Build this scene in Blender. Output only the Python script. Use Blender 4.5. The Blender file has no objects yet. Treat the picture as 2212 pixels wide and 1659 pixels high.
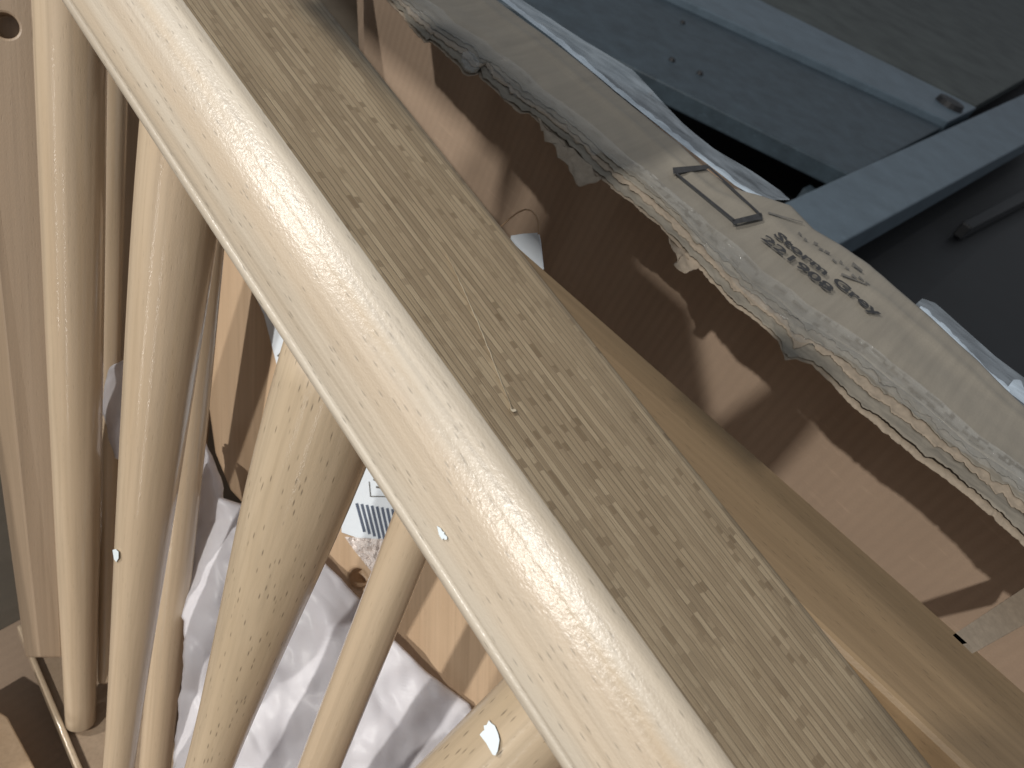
import bpy, bmesh, math, random
from mathutils import Vector, Matrix, noise as mnoise
random.seed(7)
C = bpy.context.scene.collection
scn = bpy.context.scene

# ------------------------------------------------------------------ camera
# photo pixels are quoted on a 2212 x 1659 grid; world: x across the box, y along it, z up, box floor near z = 0
H = 0.62
FPX, CX, CY = 1661.0, 1106.0, 829.5
U = Vector((.35, .683, .641)).normalized()
B = Vector((-.688, .675, -.264)); B = (B - B.dot(U) * U).normalized()
XA = B.cross(U)
M3 = Matrix((XA, B, U))                      # camera space -> world
cam = bpy.data.cameras.new('camera')
cam.sensor_width = 36; cam.lens = 36 * FPX / 2212
cam.clip_start = .01; cam.clip_end = 60
cam.dof.use_dof = True; cam.dof.focus_distance = .31; cam.dof.aperture_fstop = 20
cam_o = bpy.data.objects.new('camera', cam); C.objects.link(cam_o)
mw = M3.to_4x4(); mw.translation = Vector((0, 0, H)); cam_o.matrix_world = mw
scn.camera = cam_o

# ------------------------------------------------------------------ light
w = bpy.data.worlds.new('World'); scn.world = w; w.use_nodes = True
bg = w.node_tree.nodes['Background']
bg.inputs[0].default_value = (.86, .92, 1, 1); bg.inputs[1].default_value = .25
def lamp(name, d, dist, size, power, col):
    l = bpy.data.lights.new(name, 'AREA'); l.shape = 'RECTANGLE'
    l.size, l.size_y = size; l.energy = power; l.color = col
    o = bpy.data.objects.new(name, l); C.objects.link(o)
    d = Vector(d).normalized(); aim = Vector((.2, .1, H - .2))
    o.location = aim + d * dist
    o.rotation_euler = (-d).to_track_quat('-Z', 'Y').to_euler()
    return o
LAMP1 = lamp('ceiling_lamp', (-.79, .04, .66), 3.6, (.06, .06), 80, (1, .965, .91))
LAMP2 = lamp('ceiling_lamp', (-.56, .56, .60), 3.6, (.06, .06), 60, (1, .965, .91))
# two tall, narrow, dim lights added off to the left to draw highlights down the spindles
for dx, dy, pw in ((-1, .03, 1.3), (-.90, -.44, 1.1)):
    o_ = lamp('highlight_lamp', (dx, dy, -.02), 2.2, (.028, 1.0), pw, (1, .97, .93))
scn.view_settings.view_transform = 'Standard'; scn.view_settings.look = 'None'
scn.view_settings.gamma = 1; scn.view_settings.exposure = 0
scn.cycles.max_bounces = 8; scn.cycles.diffuse_bounces = 4; scn.cycles.transparent_max_bounces = 16

# ------------------------------------------------------------------ geometry helpers
def ray(px, py):
    return M3 @ Vector(((px - CX) / FPX, -(py - CY) / FPX, -1))
def at(px, py, d):                            # point at view depth d
    return ray(px, py) * d + Vector((0, 0, H))
def onz(px, py, z):                           # point on the horizontal plane z (camera-relative z)
    r = ray(px, py); return r * (z / r.z) + Vector((0, 0, H))
def onx(px, py, x):
    r = ray(px, py); return r * (x / r.x) + Vector((0, 0, H))
def tag(o, label=None, cat=None, group=None, kind=None):
    if label: o['label'] = label
    if cat: o['category'] = cat
    if group: o['group'] = group
    if kind: o['kind'] = kind
    return o
def empty(name, loc):
    o = bpy.data.objects.new(name, None); C.objects.link(o); o.location = loc
    o.empty_display_size = .02
    return o
def mobj(name, verts, faces, mat, parent=None, smooth=False, matrix=None):
    me = bpy.data.meshes.new(name); me.from_pydata([tuple(v) for v in verts], [], faces); me.update()
    for m in (mat if isinstance(mat, (list, tuple)) else [mat]): me.materials.append(m)
    if smooth:
        me.polygons.foreach_set('use_smooth', [True] * len(me.polygons))
    o = bpy.data.objects.new(name, me); C.objects.link(o)
    if matrix is not None: o.matrix_world = matrix
    WM[o.name] = matrix.copy() if matrix is not None else Matrix.Identity(4)
    if parent is not None: adopt(o, parent)
    return o
WM = {}
def adopt(o, parent):
    o.parent = parent
    o.matrix_parent_inverse = (WM[parent.name] if parent.name in WM else Matrix.Translation(parent.location)).inverted()
def fixn(o):
    bm = bmesh.new(); bm.from_mesh(o.data); bmesh.ops.recalc_face_normals(bm, faces=bm.faces); bm.to_mesh(o.data); bm.free()
    return o
def bevel(o, wd, seg=2):
    m = o.modifiers.new('bevel', 'BEVEL'); m.width = wd; m.segments = seg; m.limit_method = 'ANGLE'; m.angle_limit = .6
    return o
def frame_from(zdir, ref=Vector((0, 0, 1))):
    z = zdir.normalized(); x = ref.cross(z)
    if x.length < 1e-4: x = Vector((1, 0, 0))
    x.normalize(); y = z.cross(x)
    return Matrix((x, y, z)).transposed()
def nz(x, y, z, oct=3):
    return mnoise.fractal(Vector((x, y, z)), .9, 2.1, oct)

def loft(rows, name, mat, parent=None, thick=0, smooth=True, uvw=None):
    """grid of points (rows x cols), optional thickness by solidify"""
    n, m = len(rows), len(rows[0])
    verts = [p for r in rows for p in r]
    faces = [(i*m+j, i*m+j+1, (i+1)*m+j+1, (i+1)*m+j) for i in range(n-1) for j in range(m-1)]
    o = mobj(name, verts, faces, mat, parent, smooth)
    if thick:
        s = o.modifiers.new('solid', 'SOLIDIFY'); s.thickness = thick; s.offset = 0
    return o
def resample(poly, n):
    L = [0]
    for a, b in zip(poly[:-1], poly[1:]): L.append(L[-1] + math.dist(a, b))
    out = []; k = 0
    for i in range(n):
        t = L[-1] * i / (n - 1)
        while k < len(L) - 2 and L[k+1] < t: k += 1
        s = (t - L[k]) / max(1e-9, L[k+1] - L[k])
        out.append(tuple(a + (b - a) * s for a, b in zip(poly[k], poly[k+1])))
    return out

# ------------------------------------------------------------------ materials
class NT:
    def __init__(s, name):
        s.m = bpy.data.materials.new(name); s.m.use_nodes = True
        s.t = s.m.node_tree; s.N = s.t.nodes; s.L = s.t.links
        s.b = s.N['Principled BSDF']; s.out = s.N['Material Output']
        s.tc = s.N.new('ShaderNodeTexCoord')
    def link(s, a, b): s.L.new(a, b)
    def map(s, scale, src='Object', loc=(0, 0, 0)):
        n = s.N.new('ShaderNodeMapping'); n.inputs['Scale'].default_value = scale; n.inputs['Location'].default_value = loc
        s.link(s.tc.outputs[src] if isinstance(src, str) else src, n.inputs[0]); return n.outputs[0]
    def noise(s, vec, scale=1, detail=4, rough=.55, dist=0):
        n = s.N.new('ShaderNodeTexNoise'); n.inputs['Scale'].default_value = scale; n.inputs['Detail'].default_value = detail
        n.inputs['Roughness'].default_value = rough; n.inputs['Distortion'].default_value = dist
        s.link(vec, n.inputs['Vector']); return n.outputs['Fac']
    def vor(s, vec, scale=1, rnd=1):
        n = s.N.new('ShaderNodeTexVoronoi'); n.inputs['Scale'].default_value = scale; n.inputs['Randomness'].default_value = rnd
        s.link(vec, n.inputs['Vector']); return n.outputs
    def ramp(s, fac, stops):
        n = s.N.new('ShaderNodeValToRGB'); e = n.color_ramp.elements
        while len(e) < len(stops): e.new(.5)
        for k, (p, c) in enumerate(stops):
            e[k].position = p; e[k].color = (*c, 1) if isinstance(c, (tuple, list)) else (c, c, c, 1)
        s.link(fac, n.inputs[0]); return n.outputs[0]
    def mix(s, fac, a, b, mode='MIX'):
        n = s.N.new('ShaderNodeMix'); n.data_type = 'RGBA'; n.blend_type = mode
        for k, v in ((0, fac), (6, a), (7, b)):
            if hasattr(v, 'default_value') or hasattr(v, 'is_linked'): s.link(v, n.inputs[k])
            elif k == 0: n.inputs[0].default_value = v
            else: n.inputs[k].default_value = (*v, 1)
        return n.outputs[2]
    def math(s, op, a, b=None, c=None):
        n = s.N.new('ShaderNodeMath'); n.operation = op
        for k, v in enumerate((a, b, c)):
            if v is None: continue
            if isinstance(v, (int, float)): n.inputs[k].default_value = v
            else: s.link(v, n.inputs[k])
        return n.outputs[0]
    def sep(s, vec):
        n = s.N.new('ShaderNodeSeparateXYZ'); s.link(vec, n.inputs[0]); return n.outputs
    def comb(s, x, y, z):
        n = s.N.new('ShaderNodeCombineXYZ')
        for k, v in enumerate((x, y, z)):
            if isinstance(v, (int, float)): n.inputs[k].default_value = v
            else: s.link(v, n.inputs[k])
        return n.outputs[0]
    def bump(s, h, strength=.3, dist=.001, prev=None):
        n = s.N.new('ShaderNodeBump'); n.inputs['Strength'].default_value = strength; n.inputs['Distance'].default_value = dist
        s.link(h, n.inputs['Height'])
        if prev is not None: s.link(prev, n.inputs['Normal'])
        return n.outputs[0]
    def set(s, **k):
        for a, v in k.items():
            i = s.b.inputs[a.replace('_', ' ')]
            if hasattr(v, 'is_linked'): s.link(v, i)
            elif isinstance(v, tuple): i.default_value = (*v, 1) if (len(v) == 3 and i.type == 'RGBA') else v
            else: i.default_value = v
        return s

def wood(name, light, dark, axis, fleck=.5, rough=.38, coat=.5, coat_rough=.14, orange=0, grain=1., glint=.0, groove=None):
    """lacquered beech: long soft grain and short dark ray flecks along the given local axis"""
    n = NT(name)
    def sc(across, along): return tuple(along if i == axis else across for i in range(3))
    g1 = n.noise(n.map(sc(60, 2.2)), 1, 5, .6, .4)
    g2 = n.noise(n.map(sc(420, 7)), 1, 3, .6)
    col = n.mix(n.ramp(g1, [(.34, 0.), (.66, 1.)]), light, dark)
    col = n.mix(n.math('MULTIPLY', n.ramp(g2, [(.45, 0.), (.7, 1.)]), .35 * grain), col, tuple(c * .68 for c in dark))
    if orange:
        st = n.noise(n.map(sc(38, .9), loc=(3, 5, 1)), 1, 2, .4)
        col = n.mix(n.math('MULTIPLY', n.ramp(st, [(.56, 0.), (.66, 1.)]), orange), col, (light[0] * .9, light[1] * .68, light[2] * .45))
    if groove is not None:
        o = n.sep(n.tc.outputs['Object'])
        wob = n.math('MULTIPLY', n.math('SUBTRACT', n.noise(n.map((0, 14, 0)), 1, 4, .65), .5), .0050)
        dd = n.math('ABSOLUTE', n.math('SUBTRACT', n.math('ADD', o[0], wob), groove))
        amt = n.ramp(n.noise(n.map((0, 5, 0), loc=(0, 2.2, 0)), 1, 2), [(.38, 0.), (.62, .55)])
        col = n.mix(n.math('MULTIPLY', n.ramp(n.math('MULTIPLY', dd, 300), [(.05, 1.), (.75, 0.)]), amt), col, (.50, .35, .19))
    v = n.vor(n.map(sc(760, 130)), 1, 1)
    d = n.ramp(v['Distance'], [(.10, 1.), (.26, 0.)])
    keep = n.ramp(n.sep(v['Color'])[0], [(.36, 0.), (.5, 1.)])
    fl = n.math('MULTIPLY', d, keep)
    col = n.mix(n.math('MULTIPLY', fl, fleck), col, tuple(c * .34 for c in dark))
    fine = n.noise(n.map(sc(1500, 700)), 1, 2, .5)
    bp = n.bump(n.math('SUBTRACT', n.math('MULTIPLY', fine, .5 + glint), n.math('MULTIPLY', fl, .35)), .22, .0006)
    n.set(Base_Color=col, Roughness=rough, Coat_Weight=coat, Coat_Roughness=coat_rough, Normal=bp)
    bc = n.bump(n.noise(n.map(sc(900, 420)), 1, 3, .6), .10 + glint * .25, .0006)
    n.link(bc, n.b.inputs['Coat Normal'])
    return n.m

def ring_top(name):
    """machined top of the rail: fine parallel year rings, broken into segments, with small brown flecks"""
    n = NT(name)
    o = n.sep(n.tc.outputs['Object'])
    jag = n.math('MULTIPLY', n.math('SUBTRACT', n.noise(n.map((500, 130, 500)), 1, 3, .6), .5), .0006)
    slow = n.math('MULTIPLY', n.math('SUBTRACT', n.noise(n.map((22, 3.0, 22)), 1, 2, .5), .5), .0035)
    wx = n.math('ADD', n.math('ADD', o[0], jag), slow)
    ph = n.math('DIVIDE', wx, .00235)
    row = n.math('FLOOR', ph); fr = n.math('FRACT', ph)
    def white(a, b, c):
        w_ = n.N.new('ShaderNodeTexWhiteNoise'); w_.noise_dimensions = '3D'; n.link(n.comb(a, b, c), w_.inputs['Vector']); return w_.outputs['Value']
    def cells(ln, seed, rw=None):
        r_ = row if rw is None else rw
        off = n.math('MULTIPLY', white(r_, seed, 1), 9.7)
        jit = n.math('MULTIPLY', n.noise(n.map((700, 300, 700)), 1, 2, .6), .3)
        seg = n.math('FLOOR', n.math('ADD', n.math('ADD', n.math('DIVIDE', o[1], ln), off), jit))
        return white(r_, seg, seed)
    light, mid, dk = (.43, .34, .222), (.285, .216, .135), (.105, .072, .038)
    tone = n.math('ADD', n.math('MULTIPLY', white(row, 2.5, 7), .45), n.math('MULTIPLY', cells(.021, 4), .55))
    col = n.ramp(tone, [(.15, (.255, .19, .118)), (.5, (.31, .236, .149)), (.85, (.385, .302, .198))])
    fine = n.noise(n.comb(n.math('MULTIPLY', wx, 2600), n.math('MULTIPLY', o[1], 40), 4), 1, 2, .5)
    col = n.mix(n.math('MULTIPLY', n.ramp(fine, [(.45, 0.), (.72, 1.)]), .30), col, dk)
    half = n.math('FLOOR', n.math('DIVIDE', wx, .00118))
    b = cells(.0031, 9); b2 = cells(.0030, 13, half)
    inside = n.ramp(fr, [(.08, 0.), (.16, 1.), (.86, 1.), (.94, 0.)])
    zone = n.ramp(n.noise(n.map((40, 14, 40)), 1, 2), [(.36, .25), (.56, 1.)])
    spots = n.math('MULTIPLY', n.math('MULTIPLY', n.ramp(b, [(.925, 0.), (.935, 1.)]), inside), zone)
    col = n.mix(n.math('MULTIPLY', spots, .62), col, (.125, .080, .040))
    col = n.mix(n.math('MULTIPLY', n.ramp(b2, [(.93, 0.), (.94, 1.)]), .25), col, (.19, .13, .07))
    line = n.ramp(fr, [(0., 1.), (.07, .9), (.17, 0.), (.93, 0.), (1., .7)])
    strength = n.math('ADD', n.math('MULTIPLY', white(row, 1.3, 5), .4), .55)
    col = n.mix(n.math('MULTIPLY', line, strength), col, dk)
    big = n.noise(n.map((14, 3, 14)), 1, 3)
    col = n.mix(n.math('MULTIPLY', n.ramp(big, [(.4, 0.), (.7, 1.)]), .35), col, (.24, .185, .12))
    bp = n.bump(n.math('SUBTRACT', fine, n.math('MULTIPLY', line, 1.2)), .35, .0006)
    n.set(Base_Color=col, Roughness=.55, Normal=bp, Coat_Weight=.08, Coat_Roughness=.35)
    return n.m

def card(name, base, var=.25, rough=.85, streak=(14, 160, 14), fine=900, flute=False):
    n = NT(name)
    a = n.noise(n.map(streak), 1, 4, .6)
    c = n.noise(n.map((fine,) * 3), 1, 2, .6)
    big = n.noise(n.map((9, 9, 9)), 1, 3)
    col = n.mix(n.ramp(a, [(.3, 0.), (.7, 1.)]), base, tuple(x * (1 - var) for x in base))
    col = n.mix(n.math('MULTIPLY', n.ramp(c, [(.4, 0.), (.7, 1.)]), .3), col, tuple(x * .75 for x in base))
    col = n.mix(n.math('MULTIPLY', n.ramp(big, [(.4, 0.), (.7, 1.)]), .4), col, tuple(x * .82 for x in base))
    bp = n.bump(c, .2, .0005)
    if flute:
        wv = n.N.new('ShaderNodeTexWave'); wv.bands_direction = 'Y'; wv.inputs['Scale'].default_value = 45; wv.inputs['Distortion'].default_value = .6; wv.inputs['Detail'].default_value = 1
        n.link(n.tc.outputs['Object'], wv.inputs['Vector'])
        col = n.mix(n.math('MULTIPLY', wv.outputs['Fac'], .16), col, tuple(x * .72 for x in base))
        sc_ = n.ramp(n.noise(n.map((70, 25, 260)), 1, 4, .7), [(.60, 0.), (.72, 1.)])
        col = n.mix(n.math('MULTIPLY', sc_, .25), col, tuple(min(1, x * 1.35) for x in base))
        bp = n.bump(wv.outputs['Fac'], .25, .0008, bp)
    n.set(Base_Color=col, Roughness=rough, Normal=bp)
    return n.m

def plain(name, col, rough=.6, var=.15, scale=60, metal=0, bumps=.1, dust=0.):
    n = NT(name)
    a = n.noise(n.map((scale,) * 3), 1, 4, .6)
    cc = n.mix(n.ramp(a, [(.3, 0.), (.7, 1.)]), col, tuple(x * (1 - var) for x in col))
    if dust:
        sp = n.ramp(n.noise(n.map((180, 60, 180)), 1, 5, .75), [(.56, 0.), (.74, 1.)])
        cc = n.mix(n.math('MULTIPLY', sp, dust), cc, tuple(x * 2.3 for x in col))
    n.set(Base_Color=cc, Roughness=rough, Metallic=metal,
          Normal=n.bump(n.noise(n.map((scale * 9,) * 3), 1, 3), bumps, .001))
    return n.m

def film(name, tint, alpha, rough=.12, bumps=.4, scale=260):
    """clear packing tape: partly see-through, glossy, creased"""
    n = NT(name)
    a = n.noise(n.map((scale, scale * .35, scale)), 1, 4, .65, .8)
    al = n.ramp(n.noise(n.map((90, 30, 90)), 1, 4, .6), [(.3, alpha * .55), (.75, min(1, alpha * 1.5))])
    n.set(Base_Color=tint, Roughness=rough, Alpha=al, Normal=n.bump(a, bumps, .0025), Specular_IOR_Level=.7)
    return n.m

M = {}
M['pale'] = wood('lacquered_beech', (.61, .54, .44), (.50, .42, .32), 1, fleck=.5, rough=.5, coat=.6, coat_rough=.25, orange=.4, grain=1.6, glint=.6, groove=-.0076)
M['top'] = ring_top('ring_grain_beech')
M['spindle'] = wood('spindle_beech', (.60, .475, .335), (.52, .395, .265), 2, fleck=.12, rough=.4, coat=.9, coat_rough=.06)
M['leg'] = wood('flecked_beech', (.57, .455, .32), (.49, .38, .255), 2, fleck=.8, rough=.4, coat=.7, coat_rough=.11)
M['post'] = wood('post_beech', (.38, .283, .197), (.335, .245, .165), 2, fleck=.08, rough=.5, coat=.2, coat_rough=.3)
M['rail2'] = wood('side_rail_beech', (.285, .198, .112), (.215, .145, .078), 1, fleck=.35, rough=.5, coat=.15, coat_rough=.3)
M['board'] = wood('orange_beech', (.54, .39, .255), (.46, .32, .20), 2, fleck=.05, rough=.5, coat=.2, coat_rough=.3, grain=.8)
M['kraft'] = card('kraft_cardboard', (.24, .215, .175), .22)
M['kraft'].node_tree.nodes['Principled BSDF'].inputs['Coat Weight'].default_value = .35
M['kraft'].node_tree.nodes['Principled BSDF'].inputs['Coat Roughness'].default_value = .32
M['inner'] = card('inner_cardboard', (.41, .30, .215), .14, streak=(20, 20, 20), flute=True)
M['torn'] = card('torn_cardboard', (.34, .30, .24), .5, streak=(260, 22, 260), fine=1500)
M['fibre'] = card('torn_paper_fibre', (.42, .34, .255), .3, streak=(300, 300, 300), fine=1800)
M['ink'] = plain('print_ink', (.040, .040, .042), .7, .5, 300)
M['ink_faint'] = plain('faded_print_ink', (.15, .14, .125), .75, .5, 200)
M['tape'] = film('clear_tape', (.60, .62, .61), .15, .07, .7, 520)
M['edge_film'] = film('edge_film', (.50, .57, .64), .34, .18, .3, 120)
M['edge_crease'] = film('edge_film_crease', (.50, .59, .68), .75, .2, .3, 120)
M['slate'] = plain('slate_painted_steel', (.046, .068, .086), .55, .4, 22, dust=.5)
M['slate2'] = plain('slate_painted_bar', (.11, .15, .185), .5, .25, 14, dust=.3)
M['olive'] = plain('olive_grey_panel', (.075, .086, .08), .7, .5, 7, dust=.4)
M['black'] = plain('black_rubber', (.012, .012, .014), .6, .2, 30)
M['floor'] = plain('dark_floor', (.009, .010, .012), .6, .5, 3)
M['paper'] = plain('white_paper', (.74, .80, .86), .55, .05, 40)
M['chip'] = plain('white_chip', (.80, .88, .92), .5, .03, 80)
M['label_ink'] = plain('label_ink', (.10, .125, .18), .6, .2, 200)
M['string'] = plain('cotton_string', (.45, .30, .18), .8, .2, 300)

# foam sheet: soft white, slightly translucent
n = NT('white_foam')
fc = n.mix(n.noise(n.map((40,) * 3), 1, 3), (.93, .92, .95), (.88, .87, .92))
fb = n.bump(n.noise(n.map((50,) * 3), 1, 3, .5), .12, .004)
n.set(Base_Color=fc, Roughness=.4, Normal=fb)
tr_ = n.N.new('ShaderNodeBsdfTranslucent'); n.link(fc, tr_.inputs['Color']); n.link(fb, tr_.inputs['Normal'])
ms = n.N.new('ShaderNodeMixShader'); ms.inputs[0].default_value = .38
n.link(n.b.outputs[0], ms.inputs[1]); n.link(tr_.outputs[0], ms.inputs[2]); n.link(ms.outputs[0], n.out.inputs['Surface'])
M['foam'] = n.m
n = NT('clear_wrap')
n.set(Base_Color=(.93, .86, .82), Roughness=.2, Alpha=.8, Normal=n.bump(n.vor(n.map((300,) * 3))['Distance'], .35, .002))
M['wrap'] = n.m

# ------------------------------------------------------------------ ground
flo = mobj('floor', [(-20, -20, 0), (20, -20, 0), (20, 20, 0), (-20, 20, 0)], [(0, 1, 2, 3)], M['floor'])
tag(flo, 'dark floor under the box', kind='structure'); 

# ------------------------------------------------------------------ the box
XW = .44                                       # inner face of the far long wall
TH = math.radians(6)                           # the leftover top strip rises a little outward
P1 = onx(1500, 500, .36)                       # a point on the strip
VD = Vector((math.cos(TH), 0, math.sin(TH))); ND = Vector((-math.sin(TH), 0, math.cos(TH)))
def strip(px, py, lift=0.):                    # photo pixel -> point on the strip's plane
    q = P1 + ND * lift - Vector((0, 0, H)); r = ray(px, py)
    return r * (ND.dot(q) / ND.dot(r)) + Vector((0, 0, H))

box = empty('cardboard_box', (.1, 0, 0))
tag(box, 'torn open brown cardboard box with Storm Grey 221908 printed on its taped edge', 'box')
def slab(name, lo, hi, mat, parent):
    (x0, y0, z0), (x1, y1, z1) = lo, hi
    v = [(x, y, z) for x in (x0, x1) for y in (y0, y1) for z in (z0, z1)]
    f = [(0, 1, 3, 2), (4, 6, 7, 5), (0, 4, 5, 1), (2, 3, 7, 6), (0, 2, 6, 4), (1, 5, 7, 3)]
    return mobj(name, v, f, mat, parent)
ZT = P1.z
slab('bottom', (-.40, -.55, .002), (XW + .05, .52, .008), M['inner'], box)
def wx(y): return .446 + .098 * (y - .1)
wv = [(wx(y) + dx, y, z) for y in (-.55, .52) for dx in (0, .006) for z in (.0085, ZT - .004)]
fixn(mobj('wall', wv, [(0, 1, 3, 2), (4, 6, 7, 5), (0, 4, 5, 1), (2, 3, 7, 6), (0, 2, 6, 4), (1, 5, 7, 3)], M['inner'], box))
ew = [(x, y + dy, z) for x in (-.40, wx(.4) - .002) for (y, z) in ((.315, .0085), (.490, ZT - .03)) for dy in (0, .006)]
fixn(mobj('wall', ew, [(0, 1, 3, 2), (4, 6, 7, 5), (0, 4, 5, 1), (2, 3, 7, 6), (0, 2, 6, 4), (1, 5, 7, 3)], M['kraft'], box))  # end wall in greyer kraft: its shadow is put into the colour
slab('wall', (-.40, -.556, .0085), (XW - .05, -.5505, ZT - .2), M['inner'], box)
slab('wall', (-.406, -.55, .002), (-.40, .30, .08), M['inner'], box)

# polylines read from the photo, along the strip from far (top) to near (right edge)
SIL = [(690,-170),(800,-60),(854,0),(871,17),(894,47),(924,77),(931,72),(951,87),(971,107),(997,127),(1004,143),(1017,148),(1031,147),(1037,133),(1047,157),(1071,177),(1091,200),(1114,213),(1131,230),(1147,230),
       (1160,240),(1180,256),(1205,276),(1232,300),(1262,330),(1290,358),(1311,376),(1337,400),(1371,423),(1404,450),(1431,474),(1446,490),(1470,512),(1497,540),(1520,562),(1540,585),(1560,606),
       (1584,633),(1621,662),(1647,684),(1680,710),(1692,724),(1700,745),(1707,764),(1731,762),(1745,768),(1768,773),(1808,806),(1841,840),(1875,870),(1908,890),(1941,916),(1975,943),(2008,970),(2041,990),(2075,1016),(2108,1043),(2141,1073),(2175,1103),(2212,1135),(2290,1205),(2440,1335),(2640,1515)]
CLEAN = [(715,-170),(830,-60),(880,0),(926,32),(952,62),(1024,100),(1040,122),(1074,140),(1114,170),(1146,203),(1204,242),(1257,284),(1304,328),(1337,357),(1372,380),(1431,432),(1471,466),(1512,512),(1566,556),(1621,610),(1680,650),(1716,684),(1770,715),(1858,770),(1908,813),(1995,880),(2091,963),(2191,1030),(2290,1105),(2440,1228),(2650,1400)]
OUTER = [(880,-160),(1020,-50),(1084,0),(1137,40),(1204,90),(1271,143),(1337,200),(1404,253),(1471,307),(1528,360),(1588,403),(1650,418),(1715,437),(1765,487),(1826,521),(1887,563),(1940,610),(1994,658),(2065,722),(2120,775),(2175,830),(2230,880),(2300,945),(2450,1075),(2690,1290)]
NL = 1150
sil, cln, out = resample(SIL, NL), resample(CLEAN, NL), resample(OUTER, NL)
# clean printed surface of the strip
rows = []
NA = 26
for i in range(NL):
    r = []
    for j in range(NA):
        t = j / (NA - 1)
        a = (cln[i][0] + (out[i][0] - cln[i][0]) * t, cln[i][1] + (out[i][1] - cln[i][1]) * t)
        p = strip(*a)
        y, x = p.y, p.x
        hgt = .0010 * nz(y * 7, t * 1.6, 1) + .0004 * nz(y * 40, t * 5, 5) + .0012 * math.exp(-((t - .72 + .05 * math.sin(y * 12)) / .05) ** 2)
        if t > .93: hgt -= .006 * ((t - .93) / .07) ** 2          # the top panel rolls over the box edge
        r.append(p + ND * hgt)
    rows.append(r)
top_panel = loft(rows, 'top_panel', M['kraft'], box, .0006)
surf = rows
PLY = None
def strip_surf(px, py, lift):
    return strip(px, py) + ND * lift
# torn, taped margin: crushed fluting sloping down to the ragged edge
rows2 = []
NB = 16
for i in range(NL):
    r = []
    for j in range(NB):
        t = j / (NB - 1)
        a = (cln[i][0] + (sil[i][0] - cln[i][0]) * t, cln[i][1] + (sil[i][1] - cln[i][1]) * t)
        jag = 3.2 * nz(i * .12, 3, 7, 4) * t
        p = strip(a[0] - jag * .6, a[1] + jag * .8)
        ridge = .00035 * math.sin(t * 17 + 2.5 * nz(p.y * 14, 0, 2)) * math.sin(math.pi * min(1, t * 1.1 + .05))
        hgt = -.0016 * t ** 1.6 - .0004 + ridge * (.4 + abs(nz(p.y * 22, 8, 1))) + .0007 * nz(p.y * 170, t * 6, 4) * min(1, t * 3)
        r.append(p + ND * hgt)
    rows2.append(r)
NLY = 4
for k in range(NLY):                              # torn plies, each stepping down and out under the one above
    rr = []
    for i in range(NL):
        y = rows2[i][0].y
        t1 = (k + 1) / NLY - .10 * (k < NLY - 1) + (.09 * nz(y * 16, k * 3, 1, 3) + .14 * nz(y * 170, k, 5, 4)) * (1 if k < NLY - 1 else .25)
        t0 = max(0, k / NLY - .30); t1 = max(t0 + .04, min(1.06, t1)); r = []
        for j in range(9):
            t = t0 + (t1 - t0) * j / 8; kk = min(NB - 1.001, max(0, t * (NB - 1))); a = int(kk)
            q = rows2[i][a].lerp(rows2[i][a + 1], kk - a)
            if t > 1: q = q + (rows2[i][-1] - rows2[i][-2]) * ((t - 1) * (NB - 1))
            curl = .0010 * max(0, nz(y * 45, k * 2, 9)) * (j / 8) ** 2
            r.append(q + ND * (.0009 - .0006 * k + curl + .0002 * nz(y * 300, j, k)))
        rr.append(r)
    loft(rr, 'torn_ply', M[('kraft', 'torn', 'fibre', 'torn')[k]], box, .0003)
# clear tape wrinkled over the torn margin
rows3 = []
YTAPE = strip(1270, 340).y
for i in range(NL):
    r = []
    y = surf[i][0].y
    wdt = .55 + .35 * nz(y * 11, 2, 3) + (.25 if y > YTAPE else 0)
    for j in range(14):
        t = j / 13
        s = -.5 + t * (1.5 * max(.35, min(1, wdt)) )
        if s < 0: q = Vector(surf[i][int(-s * 9)]) ; 
        else:
            k = s * (NB - 1); k0 = min(NB - 2, int(k)); q = rows2[i][k0].lerp(rows2[i][k0 + 1], k - k0)
        r.append(q + ND * (.0020 - .0016 * max(0, s) + 0.0006 * nz(y * 120, t * 6, 9, 4) * (1 if s > -.05 else .25)))
    rows3.append(r)
loft(rows3, 'tape', M['tape'], box)
# inner liner hanging a little below and inside the ragged edge
rows4 = []
YGAP = strip(1740, 765).y
for i in range(NL):
    p = strip(*sil[i]); r = []
    y = p.y
    far = max(0, min(1, (YGAP - y) / .05))         # clearly open gap towards the near end
    reach = .0005 + .0022 * far + .0016 * abs(nz(y * 60, 4, 2, 4)) + .0008 * nz(y * 300, 1, 1)
    drop = .0042 + .0014 * far + .0006 * nz(y * 30, 6, 0)
    for j in range(7):
        t = j / 6
        r.append(p + VD * (.035 * (1 - t) - reach * t) - ND * (drop + .0008 * nz(y * 40, t * 3, 6) * t))
    rows4.append(r)
loft(rows4, 'inner_liner', M['fibre'], box, .0006)

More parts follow.
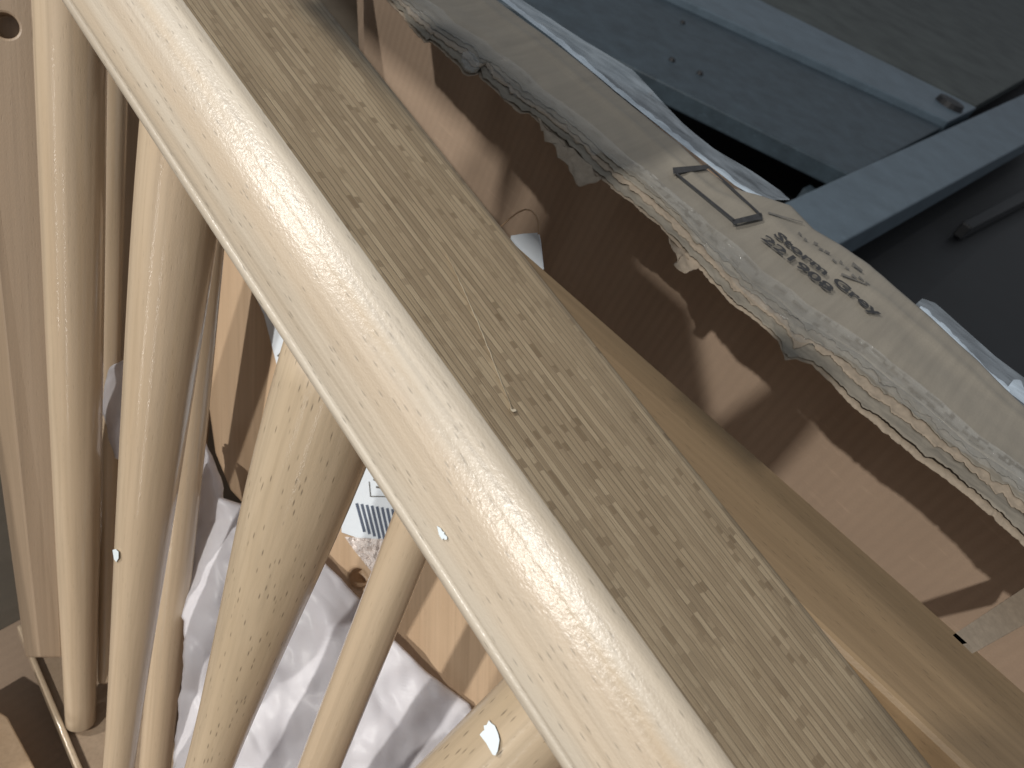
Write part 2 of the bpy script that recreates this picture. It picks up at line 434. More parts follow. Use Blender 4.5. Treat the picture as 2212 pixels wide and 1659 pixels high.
# scraps of liner hanging from the tear
def scrap(name, pts, mat, parent, sag=.006, seed=0, dz=-.004):
    """pts: pixel outline, upper edge first point..., hung just under the strip"""
    cxp = sum(p[0] for p in pts) / len(pts); cyp = sum(p[1] for p in pts) / len(pts)
    dense = resample(pts + [pts[0]], 64)[:-1]
    verts = []; faces = []
    rings = 7
    for k in range(rings):
        f = 1 - k / (rings - .6)
        for (x, y) in dense:
            jx = 1.6 * nz(x * .12, y * .12, seed, 3) * f
            q = strip(cxp + (x - cxp) * f + jx, cyp + (y - cyp) * f + jx, dz)
            q = q + ND * (.0022 * nz(q.x * 120, q.y * 120, seed + 3, 3) - sag * max(0, (P1.x - .004 - q.x)) * 20)
            verts.append(q)
    m = len(dense)
    for k in range(rings - 1):
        for j in range(m): faces.append((k*m + j, k*m + (j+1) % m, (k+1)*m + (j+1) % m, (k+1)*m + j))
    faces.append(tuple((rings-1)*m + j for j in range(m)))
    o = mobj(name, verts, faces, mat, parent, True)
    s = o.modifiers.new('solid', 'SOLIDIFY'); s.thickness = .0005
    return o
scrap('torn_scrap', [(1150,228),(1200,262),(1250,312),(1312,372),(1301,376),(1297,390),(1257,397),(1244,383),(1227,357),(1207,337),(1194,310),(1177,300),(1171,277),(1157,253)], M['fibre'], box, seed=1)
scrap('torn_scrap', [(1436,478),(1470,508),(1500,540),(1535,570),(1529,574),(1503,578),(1485,585),(1468,572),(1459,565),(1466,558),(1448,518),(1440,492)], M['fibre'], box, seed=2)
scrap('torn_scrap', [(1530,570),(1560,595),(1600,632),(1596,638),(1584,643),(1573,629),(1562,612),(1555,615),(1547,600),(1533,586)], M['fibre'], box, seed=3)
scrap('torn_scrap', [(1672,700),(1705,728),(1745,762),(1731,766),(1712,764),(1706,770),(1697,745),(1690,725)], M['fibre'], box, seed=4)
scrap('torn_scrap', [(1000,112),(1030,118),(1036,140),(1031,150),(1017,153),(1005,148),(996,130)], M['tape'], box, seed=5, dz=.001)

# film wrapped over the outer edge
def filmstrip(inner, outer, n, seed):
    a, b = resample(inner, n), resample(outer, n); rows = []
    for i in range(n):
        r = []
        for j in range(10):
            t = j / 9
            p = strip(a[i][0] + (b[i][0] - a[i][0]) * t, a[i][1] + (b[i][1] - a[i][1]) * t, -.009 - .004 * t)
            r.append(p + ND * (0.0007 * nz(p.y * 16, t * 3, seed, 3)))
        rows.append(r)
    return loft(rows, 'edge_film', M['edge_film'], box)
filmstrip([(1020,-50),(1084,0),(1204,92),(1337,203),(1471,310),(1590,402),(1640,432),(1705,432)], [(1070,-50),(1127,0),(1204,50),(1304,112),(1365,150),(1475,267),(1541,320),(1625,370),(1688,413),(1706,430)], 120, 2)
def crease(inner, wd, n, seed):
    a = resample(inner, n); rows = []
    for i in range(n):
        ww = wd * (.6 + .5 * abs(nz(i * .12, seed, 1)))
        rows.append([strip(a[i][0] + ww * t * .62, a[i][1] - ww * t * .78, -.0075 - .0012 * abs(t - .5)) for t in (0, .33, .66, 1)])
    return loft(rows, 'edge_film', M['edge_crease'], box)
crease([(1020,-50),(1084,0),(1204,92),(1337,203),(1471,310),(1590,402),(1640,430)], 13, 120, 3)
crease([(1985,666),(2065,738),(2130,806),(2180,846)], 12, 50, 4)
crease([(2172,842),(2212,872),(2290,940)], 40, 30, 6)
filmstrip([(1975,660),(2000,690),(2065,740),(2130,810),(2180,850),(2250,905),(2300,950)], [(1992,645),(2020,655),(2090,715),(2150,770),(2190,800),(2250,840),(2300,885)], 60, 5)

# print on the strip
def flat(name, quads, mat, parent, lift=.0022):
    v, f = [], []
    for q in quads:
        f.append(tuple(range(len(v), len(v) + len(q)))); v += [strip_surf(x, y, lift) for x, y in q]
    return mobj(name, v, f, mat, parent)
def lerp2(a, b, t): return (a[0] + (b[0] - a[0]) * t, a[1] + (b[1] - a[1]) * t)
def bandq(a, b, wa, wb=None):
    dx, dy = b[0] - a[0], b[1] - a[1]; L = math.hypot(dx, dy); nx, ny = -dy / L, dx / L; wb = wb or wa
    return [(a[0] + nx * wa, a[1] + ny * wa), (b[0] + nx * wb, b[1] + ny * wb), (b[0] - nx * wb, b[1] - ny * wb), (a[0] - nx * wa, a[1] - ny * wa)]
for q in [bandq((1450, 376), (1526, 367), 7, 4.5), bandq((1526, 366), (1641, 473), 2.2, 2.4), bandq((1453, 378), (1583, 484), 2.0, 2.6), bandq((1578, 487), (1642, 473), 5, 7)]: flat('printed_stroke', [q], M['ink'], top_panel)
def text(body, p0, p1, up, mat, bold=.028):
    """text whose baseline runs from pixel p0 to p1 on the strip and whose capitals reach the pixel 'up' above p0"""
    cu = bpy.data.curves.new('lettering', 'FONT'); cu.body = body; cu.size = 1; cu.offset = bold; cu.resolution_u = 3
    tmp = bpy.data.objects.new('lettering', cu); C.objects.link(tmp)
    dg = bpy.context.evaluated_depsgraph_get(); dg.update()
    me = bpy.data.meshes.new_from_object(tmp.evaluated_get(dg)); bpy.data.objects.remove(tmp)
    xs = [v.co.x for v in me.vertices]; x0, x1 = min(xs), max(xs)
    a, b, c = strip_surf(*p0, .0023), strip_surf(*p1, .0023), strip_surf(*up, .0023)
    ex = (b - a); ey = (c - a); ey -= ex * (ey.dot(ex) / ex.length_squared)
    cap = .70
    for v in me.vertices: v.co = a + ex * ((v.co.x - x0) / (x1 - x0)) + ey * (v.co.y / cap) 
    me.materials.clear(); me.materials.append(mat)
    o = bpy.data.objects.new('lettering', me); C.objects.link(o); adopt(o, top_panel)
    return o
text('221908', (1638, 521), (1786, 638), (1655.5, 517), M['ink'])
text('Storm Grey', (1665, 514), (1890, 692), (1682.5, 510), M['ink'])
# smudged, no longer legible line above
sm = []
random.seed(3)
for k in range(11):
    t = k / 10; a = lerp2((1722, 508), (1862, 618), t)
    a = (a[0] + random.uniform(-4, 4), a[1] + random.uniform(-4, 4))
    sm.append(bandq(a, (a[0] + random.uniform(5, 12), a[1] + random.uniform(3, 9)), random.uniform(1.2, 3.0), random.uniform(.6, 2)))
sm.append(bandq((1812, 598), (1868, 622), 2.4, 1.0)); sm.append(bandq((1836, 575), (1858, 592), 3, 2)); sm.append(bandq((1655, 466), (1730, 487), 2.0, .8))
for q in sm: flat('smudged_print', [q], M['ink_faint'], top_panel)

# ------------------------------------------------------------------ wooden frame
fr = empty('wooden_frame', (.15, .2, .01))
tag(fr, 'pale beech furniture frame with a long ring-grained top rail and tapered spindles', 'furniture frame')

# main rail -----------------------------------------------------------------
Rd = ray(-2383, -3860).normalized()
Sd = Rd.cross(Vector((0, 0, 1))).normalized(); Vv = Sd.cross(Rd)
A0 = at(968, 830, .24)
RM = Matrix((Sd, Rd, Vv)).transposed().to_4x4(); RM.translation = A0
prof = [(.0705, -.002), (.0690, -.0003), (.0660, 0), (.0500, .0001), (.0350, .0002), (.0200, .0001), (.0075, -.0001), (.0035, .0002),   # top, from the far edge to the arris
        (.0014, .0001), (.0002, -.0002), (-.0008, -.0008), (-.0018, -.0015), (-.0040, -.0033), (-.0061, -.0053), (-.0068, -.0061), (-.0074, -.0068), (-.0082, -.0075), (-.0102, -.0095), (-.0125, -.0124), (-.0148, -.0157), (-.0168, -.0193), (-.0184, -.0230), (-.0193, -.0257), (-.0197, -.0271),
        (-.0200, -.0281), (-.0198, -.0287), (-.0205, -.0292), (-.0211, -.0300), (-.0211, -.0322), (-.0195, -.0340),
        (.010, -.036), (.066, -.038), (.0705, -.034)]
NY = 60
verts = []; faces = []; mi = []
for i in range(NY + 1):
    y = -.40 + 1.00 * i / NY
    for (s, v) in prof:
        verts.append((s, y, v))
m = len(prof)
for i in range(NY):
    for j in range(m):
        faces.append((i*m + j, i*m + (j+1) % m, (i+1)*m + (j+1) % m, (i+1)*m + j)); mi.append(1 if j < 7 else 0)
faces.append(tuple(range(m))); mi.append(0)
faces.append(tuple(NY*m + j for j in reversed(range(m)))); mi.append(0)
rail = mobj('top_rail', verts, faces, [M['pale'], M['top']], fr, True, RM)
rail.data.polygons.foreach_set('material_index', mi)
fixn(rail)
def railtop(px, py, lift=.0003):              # pixel -> point on the rail's top face
    q = A0 + Vv * lift - Vector((0, 0, H)); r = ray(px, py)
    return r * (Vv.dot(q) / Vv.dot(r)) + Vector((0, 0, H))
# scratch across the top: a raised pale splinter line
pts = resample([(965, 548), (985, 590), (1010, 645), (1036, 705), (1060, 765), (1085, 830), (1107, 884)], 40)
v, f = [], []
for i, (x, y) in enumerate(pts):
    wd = (1.0 + 1.1 * abs(nz(i * .4, 1, 1))) * math.sin(math.pi * (i + 1) / 42) ** .5
    jx = 1.2 * nz(i * .5, 5, 2)
    v += [railtop(x - wd + jx, y, .0003), railtop(x + jx, y - .2, .0007), railtop(x + wd + jx, y, .0003)]
    if i: k = 3 * i; f += [(k-3, k-2, k+1, k), (k-2, k-1, k+2, k+1)]
M['splinter'] = plain('raw_splinter', (.64, .55, .41), .7, .2, 300)
mobj('scratch', v, f, M['splinter'], rail)
cp = [(1102, 880), (1106, 884), (1113, 883), (1116, 888), (1108, 890), (1103, 886)]
mobj('wood_chip', [railtop(x, y, .0004) for x, y in cp] + [railtop(x, y, .0011) for x, y in cp], [tuple(range(6, 12))] + [(i, (i+1) % 6, 6 + (i+1) % 6, 6 + i) for i in range(6)], M['splinter'], rail)

# spindles: (pixel x, pixel y, depth, half width in pixels) down the axis --------
def spindle(ctrl, mat, ext=(.06, .0), name='spindle', flat_cut=None):
    P = [at(x, y, d) for x, y, d, h in ctrl]; Rr = [h * d / FPX for x, y, d, h in ctrl]
    a = (P[0] - P[1]).normalized(); P.insert(0, P[0] + a * ext[0]); Rr.insert(0, Rr[0] + (Rr[0] - Rr[1]) * .3)
    if ext[1]:
        b = (P[-1] - P[-2]).normalized(); P.append(P[-1] + b * ext[1]); Rr.append(Rr[-1] * .97)
    # straight axis from first to last, radii by position
    top, bot = P[0], P[-1]; ax = top - bot; L = ax.length
    prof = sorted([((p - bot).dot(ax) / L, r) for p, r in zip(P, Rr)])
    R3 = frame_from(ax); mat4 = R3.to_4x4(); mat4.translation = bot
    def rad(z):
        for (z0, r0), (z1, r1) in zip(prof[:-1], prof[1:]):
            if z <= z1: return r0 + (r1 - r0) * max(0, min(1, (z - z0) / max(1e-6, z1 - z0)))
        return prof[-1][1]
    ns, nr = 40, 26; verts = []; faces = []
    zs = [0, .0015] + [L * k / nr for k in range(1, nr + 1)]
    for q, z in enumerate(zs):
        z_s = z
        r = sum(rad(max(0, min(L, z_s + o))) for o in (-.03, -.015, 0, .015, .03)) / 5 * (.90 if q == 0 else 1)
        for k in range(ns):
            t = 2 * math.pi * k / ns; verts.append((r * math.cos(t), r * math.sin(t), z))
    for q in range(len(zs) - 1):
        for k in range(ns): faces.append((q*ns + k, q*ns + (k+1) % ns, (q+1)*ns + (k+1) % ns, (q+1)*ns + k))
    faces.append(tuple(reversed(range(ns)))); faces.append(tuple((len(zs)-1)*ns + k for k in range(ns)))
    return mobj(name, verts, faces, mat, fr, True, mat4)
SP = {}
SP['A'] = spindle([(150, 0, .36, 72), (155, 553, .41, 58), (164, 886, .44, 49), (170, 1106, .46, 43), (172, 1440, .49, 32), (174, 1562, .50, 29)], M['spindle'], (.05, 0))
SP['B'] = spindle([(240, 200, .44, 34), (238, 553, .455, 27), (236, 1106, .48, 21), (228, 1440, .50, 15)], M['spindle'], (.04, .01))
SP['C'] = spindle([(393, 400, .322, 88), (380, 553, .335, 82), (346, 886, .358, 65), (320, 1100, .372, 55), (277, 1439, .394, 37), (257, 1640, .405, 30)], M['spindle'], (.036, .10))
SP['G'] = spindle([(448, 480, .40, 42), (415, 886, .42, 42), (372, 1300, .445, 38), (338, 1640, .465, 32)], M['spindle'], (.05, .08))
SP['D'] = spindle([(690, 960, .297, 122), (650, 1100, .307, 108), (580, 1330, .322, 80), (500, 1530, .335, 57), (463, 1640, .342, 46)], M['leg'], (.042, .20), 'leg')
SP['E'] = spindle([(893, 1150, .268, 52), (838, 1300, .28, 50), (772, 1467, .295, 48), (702, 1640, .312, 45)], M['spindle'], (.02, .25))
SP['F'] = spindle([(1190, 1520, .246, 108), (1070, 1640, .250, 108), (950, 1760, .254, 108)], M['leg'], (.02, .12), 'leg')

# square post at the far left, with a drilled hole -------------------------------
def prism(name, top, bot, mat, parent):
    v = [Vector(p) for p in top] + [Vector(p) for p in bot]
    f = [(0, 1, 2, 3), (7, 6, 5, 4)] + [(i, i + 4, (i+1) % 4 + 4, (i+1) % 4) for i in range(4)]
    ax = (v[0] - v[4]); mat4 = frame_from(ax).to_4x4(); mat4.translation = v[4]; inv = mat4.inverted()
    return fixn(mobj(name, [inv @ p for p in v], f, mat, parent, False, mat4))
tr, tl = at(68, -60, .375), at(-72, -60, .365)
br, bl = at(134, 1420, .48), at(84, 1420, .473)
bk_t, bk_b = at(-150, -60, .40) - tl, at(54, 1420, .492) - bl
ext = lambda a, b, k: b + (b - a) * k
post = prism('post', [tr, tl, tl + bk_t, tr + bk_t], [br, bl, bl + bk_b, br + bk_b], M['post'], fr)
def drill(o, p, d, r, depth):
    """real drilled hole: boolean cut, applied"""
    me = bpy.data.meshes.new('cut'); bm = bmesh.new(); bmesh.ops.create_cone(bm, cap_ends=True, segments=28, radius1=r, radius2=r, depth=depth * 2); bm.to_mesh(me); bm.free()
    c = bpy.data.objects.new('cut', me); C.objects.link(c); m4 = frame_from(d).to_4x4(); m4.translation = p; c.matrix_world = m4
    b = o.modifiers.new('hole', 'BOOLEAN'); b.operation = 'DIFFERENCE'; b.solver = 'EXACT'; b.object = c
    bpy.context.view_layer.update()
    dg = bpy.context.evaluated_depsgraph_get(); nm = bpy.data.meshes.new_from_object(o.evaluated_get(dg))
    o.modifiers.remove(b); old = o.data; o.data = nm; bpy.data.objects.remove(c)
bpy.context.view_layer.update()
nrm = (tr - tl).cross(tr - br).normalized()
hp = at(14, 57, .38); hp = hp - nrm * nrm.dot(hp - tr)
drill(post, hp, nrm, .0058, .012)
bevel(post, .0012, 2)

# broad tan panel behind the thin spindles
bp4 = [(196, 120, .50), (520, 120, .50), (372, 1500, .545), (196, 1500, .545)]
bq = [at(*p) for p in bp4]; bnn = (bq[1] - bq[0]).cross(bq[3] - bq[0]).normalized()
if bnn.dot(ray(300, 800)) < 0: bnn = -bnn
prism('back_panel', [bq[0], bq[1], bq[1] + bnn * .015, bq[0] + bnn * .015], [bq[3], bq[2], bq[2] + bnn * .015, bq[3] + bnn * .015], M['board'], fr)

# second rail, lying deeper and parallel to the box -----------------------------
z2 = -.205
a, b = onz(1106, 520, z2), onz(2130, 1420, z2)
d2 = (a - b).normalized(); n2 = d2.cross(Vector((0, 0, 1))).normalized()
RM2 = Matrix((n2, d2, Vector((0, 0, 1)))).transposed().to_4x4(); RM2.translation = b
W2 = .057
p2 = [(0, -.0012), (-.0012, 0), (-W2 + .003, 0), (-W2 + .0012, -.0006), (-W2, -.0025), (-W2, -.030), (-W2 + .003, -.034), (-.003, -.034), (0, -.030)]
v, f = [], []
NY2 = 24
L2 = (a - b).length + .012
for i in range(NY2 + 1):
    y = -.25 + (L2 + .25) * i / NY2
    v += [(s, y, z) for s, z in p2]
m = len(p2)
for i in range(NY2):
    f += [(i*m + j, i*m + (j+1) % m, (i+1)*m + (j+1) % m, (i+1)*m + j) for j in range(m)]
f += [tuple(range(m)), tuple(NY2*m + j for j in reversed(range(m)))]
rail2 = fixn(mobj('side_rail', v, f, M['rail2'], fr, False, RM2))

# base board the spindles stand on ----------------------------------------------
zb = at(174, 1562, .50).z - H
bo = [(40, 1352), (120, 1400), (330, 1420), (420, 1760), (215, 1760)]
tp = [onz(x, y, zb - .001) for x, y in bo]; bt = [p - Vector((0, 0, .020)) for p in tp]
base = fixn(mobj('base_board', tp + bt, [tuple(range(5)), tuple(range(9, 4, -1))] + [(i, i + 5, (i+1) % 5 + 5, (i+1) % 5) for i in range(5)], M['post'], fr))
bevel(base, .002)
def plank(name, px4, z, th, mat):
    q = [onz(x, y, z) for x, y in px4]; v = q + [p - Vector((0, 0, th)) for p in q]
    o = fixn(mobj(name, v, [(0, 1, 2, 3), (7, 6, 5, 4)] + [(i, i + 4, (i+1) % 4 + 4, (i+1) % 4) for i in range(4)], mat, fr)); return bevel(o, .001)
plank('edge_strip', [(36, 1352), (46, 1346), (222, 1760), (204, 1760)], zb + .004, .012, M['spindle'])
plank('base_board', [(-90, 1480), (16, 1548), (130, 1760), (-90, 1760)], zb - .004, .020, M['board'])

# ------------------------------------------------------------------ orange seat board deeper in the box
q0, q1, q2 = at(450, 560, .475), at(600, 1050, .47), at(1110, 1500, .43)
bn = (q1 - q0).cross(q2 - q0).normalized()
if bn.dot(ray(700, 900)) > 0: bn = -bn
def onb(px, py, lift=0):
    r = ray(px, py); q = q0 + bn * lift - Vector((0, 0, H)); return r * (bn.dot(q) / bn.dot(r)) + Vector((0, 0, H))
bol = [(452, 520), (530, 480), (760, 560), (1000, 860), (1200, 1250), (1290, 1560), (1180, 1700), (1040, 1640), (930, 1500), (840, 1385), (745, 1275), (650, 1190), (560, 1130), (495, 1060), (462, 980), (448, 880), (446, 700)]
tp = [onb(x, y) for x, y in bol]; bt = [p - bn * .022 for p in tp]; k = len(bol)
m4 = frame_from((onb(520, 600) - onb(520, 1000))).to_4x4(); m4.translation = tp[8]; inv = m4.inverted()
seat = fixn(mobj('seat_board', [inv @ p for p in tp + bt], [tuple(range(k)), tuple(range(2*k - 1, k - 1, -1))] + [(i, i + k, (i+1) % k + k, (i+1) % k) for i in range(k)], M['board'], None, False, m4))
tag(seat, 'orange brown wooden seat board under the spindles with a paper label on it', 'seat board')
bpy.context.view_layer.update()
drill(seat, onb(772, 1252), bn, .0062, .014)
bevel(seat, .004, 3)

# paper label with printed bars
lab = [(522, 575), (560, 560), (900, 1010), (905, 1130), (812, 1176), (738, 1150), (735, 1080), (640, 900), (604, 812), (570, 680)]
lv = [onb(x, y, .0012) for x, y in lab]; lb = [onb(x, y, .0006) for x, y in lab]; k = len(lab)
label = fixn(mobj('paper_label', lv + lb, [tuple(range(k)), tuple(range(2*k-1, k-1, -1))] + [(i, i + k, (i+1) % k + k, (i+1) % k) for i in range(k)], M['paper'], None))
tag(label, 'white paper label with grey bars lying on the orange seat board', 'label')
def on_label(quads, name, mat):
    v, f = [], []
    for q in quads:
        f.append(tuple(range(len(v), len(v) + len(q)))); v += [onb(x, y, .0018) for x, y in q]
    return mobj(name, v, f, mat, label)
qs = []
for k in range(9):
    x0 = 770 + k * 11.0; y0 = 1087 + k * 1.8
    ln = 62 + k * 3
    qs.append(bandq((x0, y0), (x0 + 17, y0 + ln), 2.7))
for q in qs: on_label([q], 'printed_bar', M['label_ink'])
for q in [bandq((799, 1072), (836, 1073), 1.1), bandq((797, 1040), (800, 1072), .8), bandq((812, 1052), (826, 1054), 2), bandq((806, 1036), (822, 1040), 1.6), bandq((804, 1022), (812, 1022), 3.2), bandq((600, 770), (606, 764), 2.5)]: on_label([q], 'printed_mark', M['ink_faint'])

# clear crumpled wrap beside the label
rows = []
for i in range(26):
    t = i / 25; a = lerp2((745, 1160), (832, 1165), t); b = lerp2((765, 1188), (815, 1250), t); r = []
    for j in range(16):
        p = lerp2(a, b, j / 15); r.append(onb(p[0], p[1], .004 + .004 * nz(p[0] * .07, p[1] * .07, 4, 4)))
    rows.append(r)
wrap = loft(rows, 'plastic_wrap', M['wrap'], None, .0003, False)
tag(wrap, 'crumpled scrap of clear plastic beside the paper label', 'plastic')

# ------------------------------------------------------------------ white foam sheets
def foamsheet(left, right, d0, d1, n, amp, seed, name='foam_sheet', pull=0.):
    a, b = resample(left, n), resample(right, n); rows = []
    for i in range(n):
        s = i / (n - 1); r = []
        for j in range(n):
            t = j / (n - 1); p = lerp2(a[i], b[i], t)
            d = d0 + (d1 - d0) * s
            e = math.sin(math.pi * t) ** .5
            fold = amp * (nz(p[0] * .0075, p[1] * .006, seed, 2) + .35 * abs(nz(p[0] * .016, p[1] * .010, seed + 4, 2)))
            jx = 5 * nz(p[1] * .03, seed, t * 2, 3)
            r.append(at(p[0] + jx, p[1] + jx * .5, d - fold + pull * (1 - e)))
        rows.append(r)
    return loft(rows, name, M['foam'], None, .0012)
fs = foamsheet([(436, 955), (430, 1060), (424, 1130), (372, 1165), (355, 1225), (360, 1285), (400, 1340), (398, 1430), (385, 1555), (365, 1760)],
               [(440, 950), (478, 1040), (482, 1078), (545, 1098), (640, 1150), (705, 1222), (775, 1293), (850, 1383), (920, 1452), (1015, 1523), (1120, 1760)], .455, .41, 90, .009, 3, pull=.008)
tag(fs, 'large crumpled white foam sheet bunched under the tapered legs', 'foam sheet')
fs2 = foamsheet([(285, 770), (240, 790), (226, 840), (222, 880), (236, 940), (250, 990), (285, 995)], [(300, 790), (310, 850), (305, 900), (300, 985)], .445, .45, 40, .012, 9, pull=.004)
tag(fs2, 'small wisp of white foam sheet between two thin spindles', 'foam sheet')

# ------------------------------------------------------------------ small things
def chip(name, pts, fn, lab, th=.0005):
    k = len(pts); v = [fn(x, y, th) for x, y in pts] + [fn(x, y, 0.) for x, y in pts]
    o = fixn(mobj(name, v, [tuple(range(k)), tuple(range(2*k-1, k-1, -1))] + [(i, i + k, (i+1) % k + k, (i+1) % k) for i in range(k)], M['chip'], None))
    tag(o, lab, 'paper chip'); return o
bpy.context.view_layer.update()
dg = bpy.context.evaluated_depsgraph_get()
def hit(px, py):
    d = ray(px, py).normalized(); ok, loc, nn, idx, ob, mx = scn.ray_cast(dg, Vector((0, 0, H)) + d * .02, d)
    return loc, nn
def chip_on(name, pts, lab, lift=.0004):
    cxp = sum(p[0] for p in pts) / len(pts); cyp = sum(p[1] for p in pts) / len(pts)
    loc, nn = hit(cxp, cyp)
    def fn(x, y, th):
        q = loc + nn * (th + lift) - Vector((0, 0, H)); r = ray(x, y); return r * (nn.dot(q) / nn.dot(r)) + Vector((0, 0, H))
    return chip(name, pts, fn, lab)
chip_on('paper_chip', [(944, 1136), (952, 1141), (955, 1147), (960, 1150), (959, 1153), (966, 1160), (965, 1166), (961, 1166), (958, 1163), (955, 1166), (948, 1155)], 'tiny torn white paper chip stuck on the glossy rail face')
chip_on('paper_chip', [(1056, 1556), (1061, 1562), (1069, 1568), (1076, 1585), (1079, 1599), (1075, 1622), (1070, 1632), (1064, 1630), (1050, 1605), (1036, 1587), (1042, 1580), (1046, 1577), (1045, 1567), (1051, 1566)], 'torn white paper chip on the flecked wooden leg')
loc, nn = hit(250, 1201)
chip_on('paper_chip', [(243, 1188), (250, 1186), (256, 1192), (256, 1206), (251, 1214), (246, 1208)], 'white speck of paper on the thin spindle')

# white hang tag with string
tg = empty('hang_tag', onz(1150, 560, z2)); tag(tg, 'small white paper tag with a string loop at the end of the side rail', 'tag')
tq = [(1104, 509), (1130, 505), (1163, 503), (1167, 520), (1174, 582), (1160, 590), (1128, 560), (1100, 530)]
xt = .315
tv = [onx(x, y, xt) for x, y in tq] + [onx(x, y, xt) + Vector((.0005, 0, 0)) for x, y in tq]; k = len(tq)
fixn(mobj('card', tv, [tuple(range(k)), tuple(range(2*k-1, k-1, -1))] + [(i, i+k, (i+1) % k + k, (i+1) % k) for i in range(k)], M['paper'], tg))
def tube(name, pts, r, mat, parent, ns=8):
    v, f = [], []
    for i, p in enumerate(pts):
        d = (pts[min(i+1, len(pts)-1)] - pts[max(i-1, 0)]); R3 = frame_from(d)
        for k in range(ns):
            t = 2 * math.pi * k / ns; v.append(p + R3 @ Vector((r * math.cos(t), r * math.sin(t), 0)))
        if i: f += [((i-1)*ns + k, (i-1)*ns + (k+1) % ns, i*ns + (k+1) % ns, i*ns + k) for k in range(ns)]
    return mobj(name, v, f, mat, parent, True)
sp_ = [(1060, 508), (1078, 493), (1100, 473), (1118, 459), (1135, 452), (1148, 455), (1158, 466), (1163, 482), (1163, 506)]
tube('string', [onx(x, y, xt - .001) for x, y in resample(sp_, 30)], .0004, M['string'], tg)

# loose corrugated strip by the wall, near end
cz = [(2058, 1372), (2100, 1412), (2260, 1322), (2260, 1238)]
xs = .335
cb = empty('cardboard_strip', onx(2150, 1350, xs)); tag(cb, 'loose strip of corrugated cardboard jutting out beside the side rail', 'cardboard')
cv = [onz(x, y, -.205) for x, y in cz]
th = Vector((0, 0, -.004))
def slabq(name, q, off0, off1, mat):
    v = [p + off0 for p in q] + [p + off1 for p in q]
    return fixn(mobj(name, v, [(0, 1, 2, 3), (7, 6, 5, 4)] + [(i, i + 4, (i+1) % 4 + 4, (i+1) % 4) for i in range(4)], mat, cb))
slabq('liner', cv, Vector((0, 0, 0)), Vector((0, 0, -.0006)), M['fibre'])
slabq('liner', cv, Vector((0, 0, -.0026)), Vector((0, 0, -.0032)), M['fibre'])
rows = []
for i in range(80):
    t = i / 79; e0 = cv[0].lerp(cv[3], t); e1 = cv[1].lerp(cv[2], t)
    z = Vector((0, 0, -.0016 + .0008 * math.sin(t * 100)))
    rows.append([e0 + z, e1 + z])
loft(rows, 'fluting', M['fibre'], cb, .0004)

# ------------------------------------------------------------------ steel rack behind
rk = empty('steel_rack', (2.0, .4, 0)); tag(rk, 'dark slate grey steel rack standing behind the box', 'rack')
zr = -.45
def bar(name, px4, ztop, zbot, mat, parent=rk, bev=.004):
    q = [onz(x, y, ztop) for x, y in px4]; v = q + [Vector((p.x, p.y, H + zbot)) for p in q]
    o = fixn(mobj(name, v, [(0, 1, 2, 3), (7, 6, 5, 4)] + [(i, i + 4, (i+1) % 4 + 4, (i+1) % 4) for i in range(4)], mat, parent))
    return bevel(o, bev)
bar('deck_panel', [(1060, -8), (1840, 378), (2060, 262), (1300, -90)], zr - .02, zr - .06, M['slate'])
bar('lip', [(1350, -60), (1490, 0), (2050, 262), (2100, 240), (1640, 0), (1500, -60)][0:1] + [(2050, 262), (2110, 232), (1500, -70)], zr, zr - .05, M['slate2'])
bar('crossbar', [(1640, 462), (1780, 545), (2300, 264), (2300, 163)], zr, zr - .06, M['slate2'])
bar('rear_panel', [(1510, -60), (2110, 228), (2300, 120), (2300, -20)], zr - .01, zr - .05, M['olive'])
bar('lower_bar', [(2080, 478), (2100, 492), (2320, 380), (2300, 360)], zr - .12, zr - .16, M['floor'])
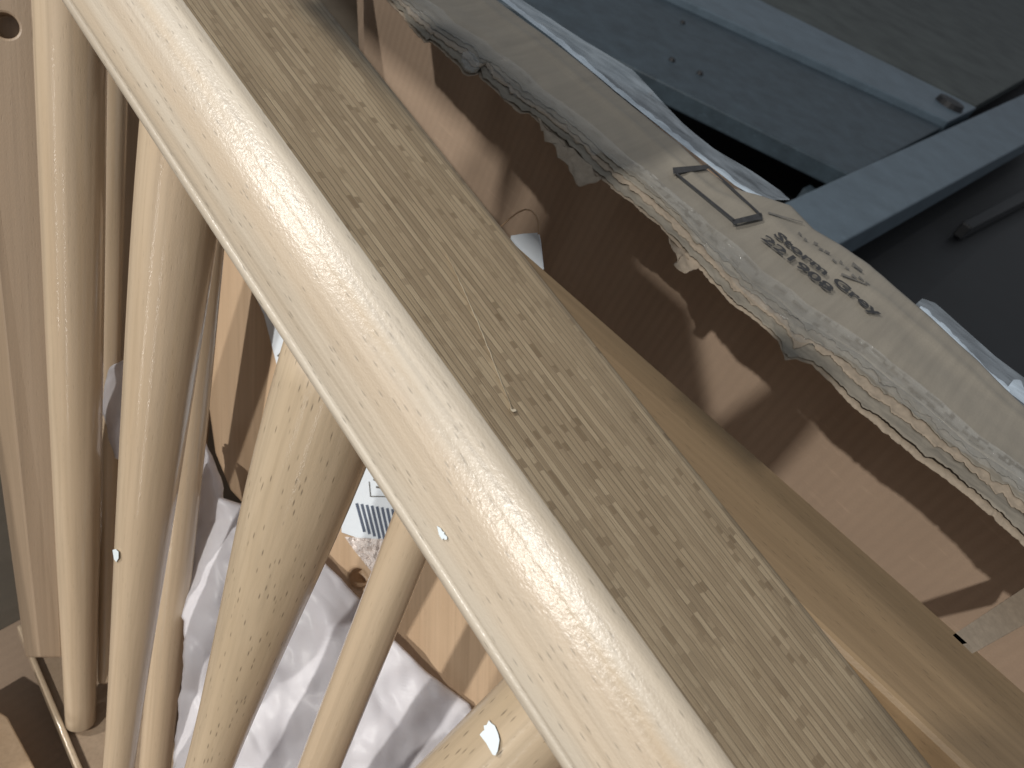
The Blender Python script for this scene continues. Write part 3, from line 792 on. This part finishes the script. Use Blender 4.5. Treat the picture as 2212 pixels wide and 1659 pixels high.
for (x, y, r) in [(1451, 131, .008), (1474, 50, .007), (1511, 160, .008), (1405, 205, .006)]:
    c = onz(x, y, zr - .0198); bm = bmesh.new(); bmesh.ops.create_cone(bm, cap_ends=True, segments=12, radius1=r, radius2=r * .7, depth=.006)
    me = bpy.data.meshes.new('screw'); bm.to_mesh(me); bm.free(); me.materials.append(M['black'])
    o = bpy.data.objects.new('screw', me); C.objects.link(o); o.location = c + Vector((0, 0, .003)); o.parent = rk; o.matrix_parent_inverse = Matrix.Translation(rk.location).inverted()
c = onz(2049, 228, zr); bm = bmesh.new(); bmesh.ops.create_cone(bm, cap_ends=True, segments=18, radius1=.045, radius2=.040, depth=.02)
me = bpy.data.meshes.new('knob'); bm.to_mesh(me); bm.free(); me.materials.append(M['black'])
o = bpy.data.objects.new('knob', me); C.objects.link(o); o.location = c + Vector((0, 0, .006)); o.parent = rk; o.matrix_parent_inverse = Matrix.Translation(rk.location).inverted()
for (px, py) in [(1300, -40), (1760, 415), (2180, 300)]:
    p = onz(px, py, zr - .07); 
    slab('foot', (p.x - .02, p.y - .02, .001), (p.x + .02, p.y + .02, p.z), M['slate'], rk)
# added unseen boards behind the viewer, not rack parts, shaped to shade the wall
def shade_board(lampo, quad, xp=-.10, th=.012):
    """board in the plane x = xp whose shadow from the lamp covers the quad (y, z relative to the camera) on the box wall"""
    v = []
    for (y, z) in quad:
        wpt = Vector((wx(y), y, H + z)); L = lampo.location
        p = wpt + (L - wpt) * ((wpt.x - xp) / (wpt.x - L.x)); v.append(p)
    v += [p - Vector((th, 0, 0)) for p in v]
    return fixn(mobj('added_shade_board', v, [(0, 1, 2, 3), (7, 6, 5, 4)] + [(i, i + 4, (i+1) % 4 + 4, (i+1) % 4) for i in range(4)], M['slate2'], rk))
shade_board(LAMP1, [(.285, -.246), (.270, -.303), (.041, -.303), (.098, -.246)])
shade_board(LAMP1, [(.028, -.246), (-.008, -.246), (-.010, -.308), (.042, -.308)])
shade_board(LAMP2, [(.236, -.236), (-.40, -.236), (-.40, -.335), (.236, -.335)])
shade_board(LAMP2, [(.312, -.240), (.276, -.240), (.280, -.300), (.326, -.300)])
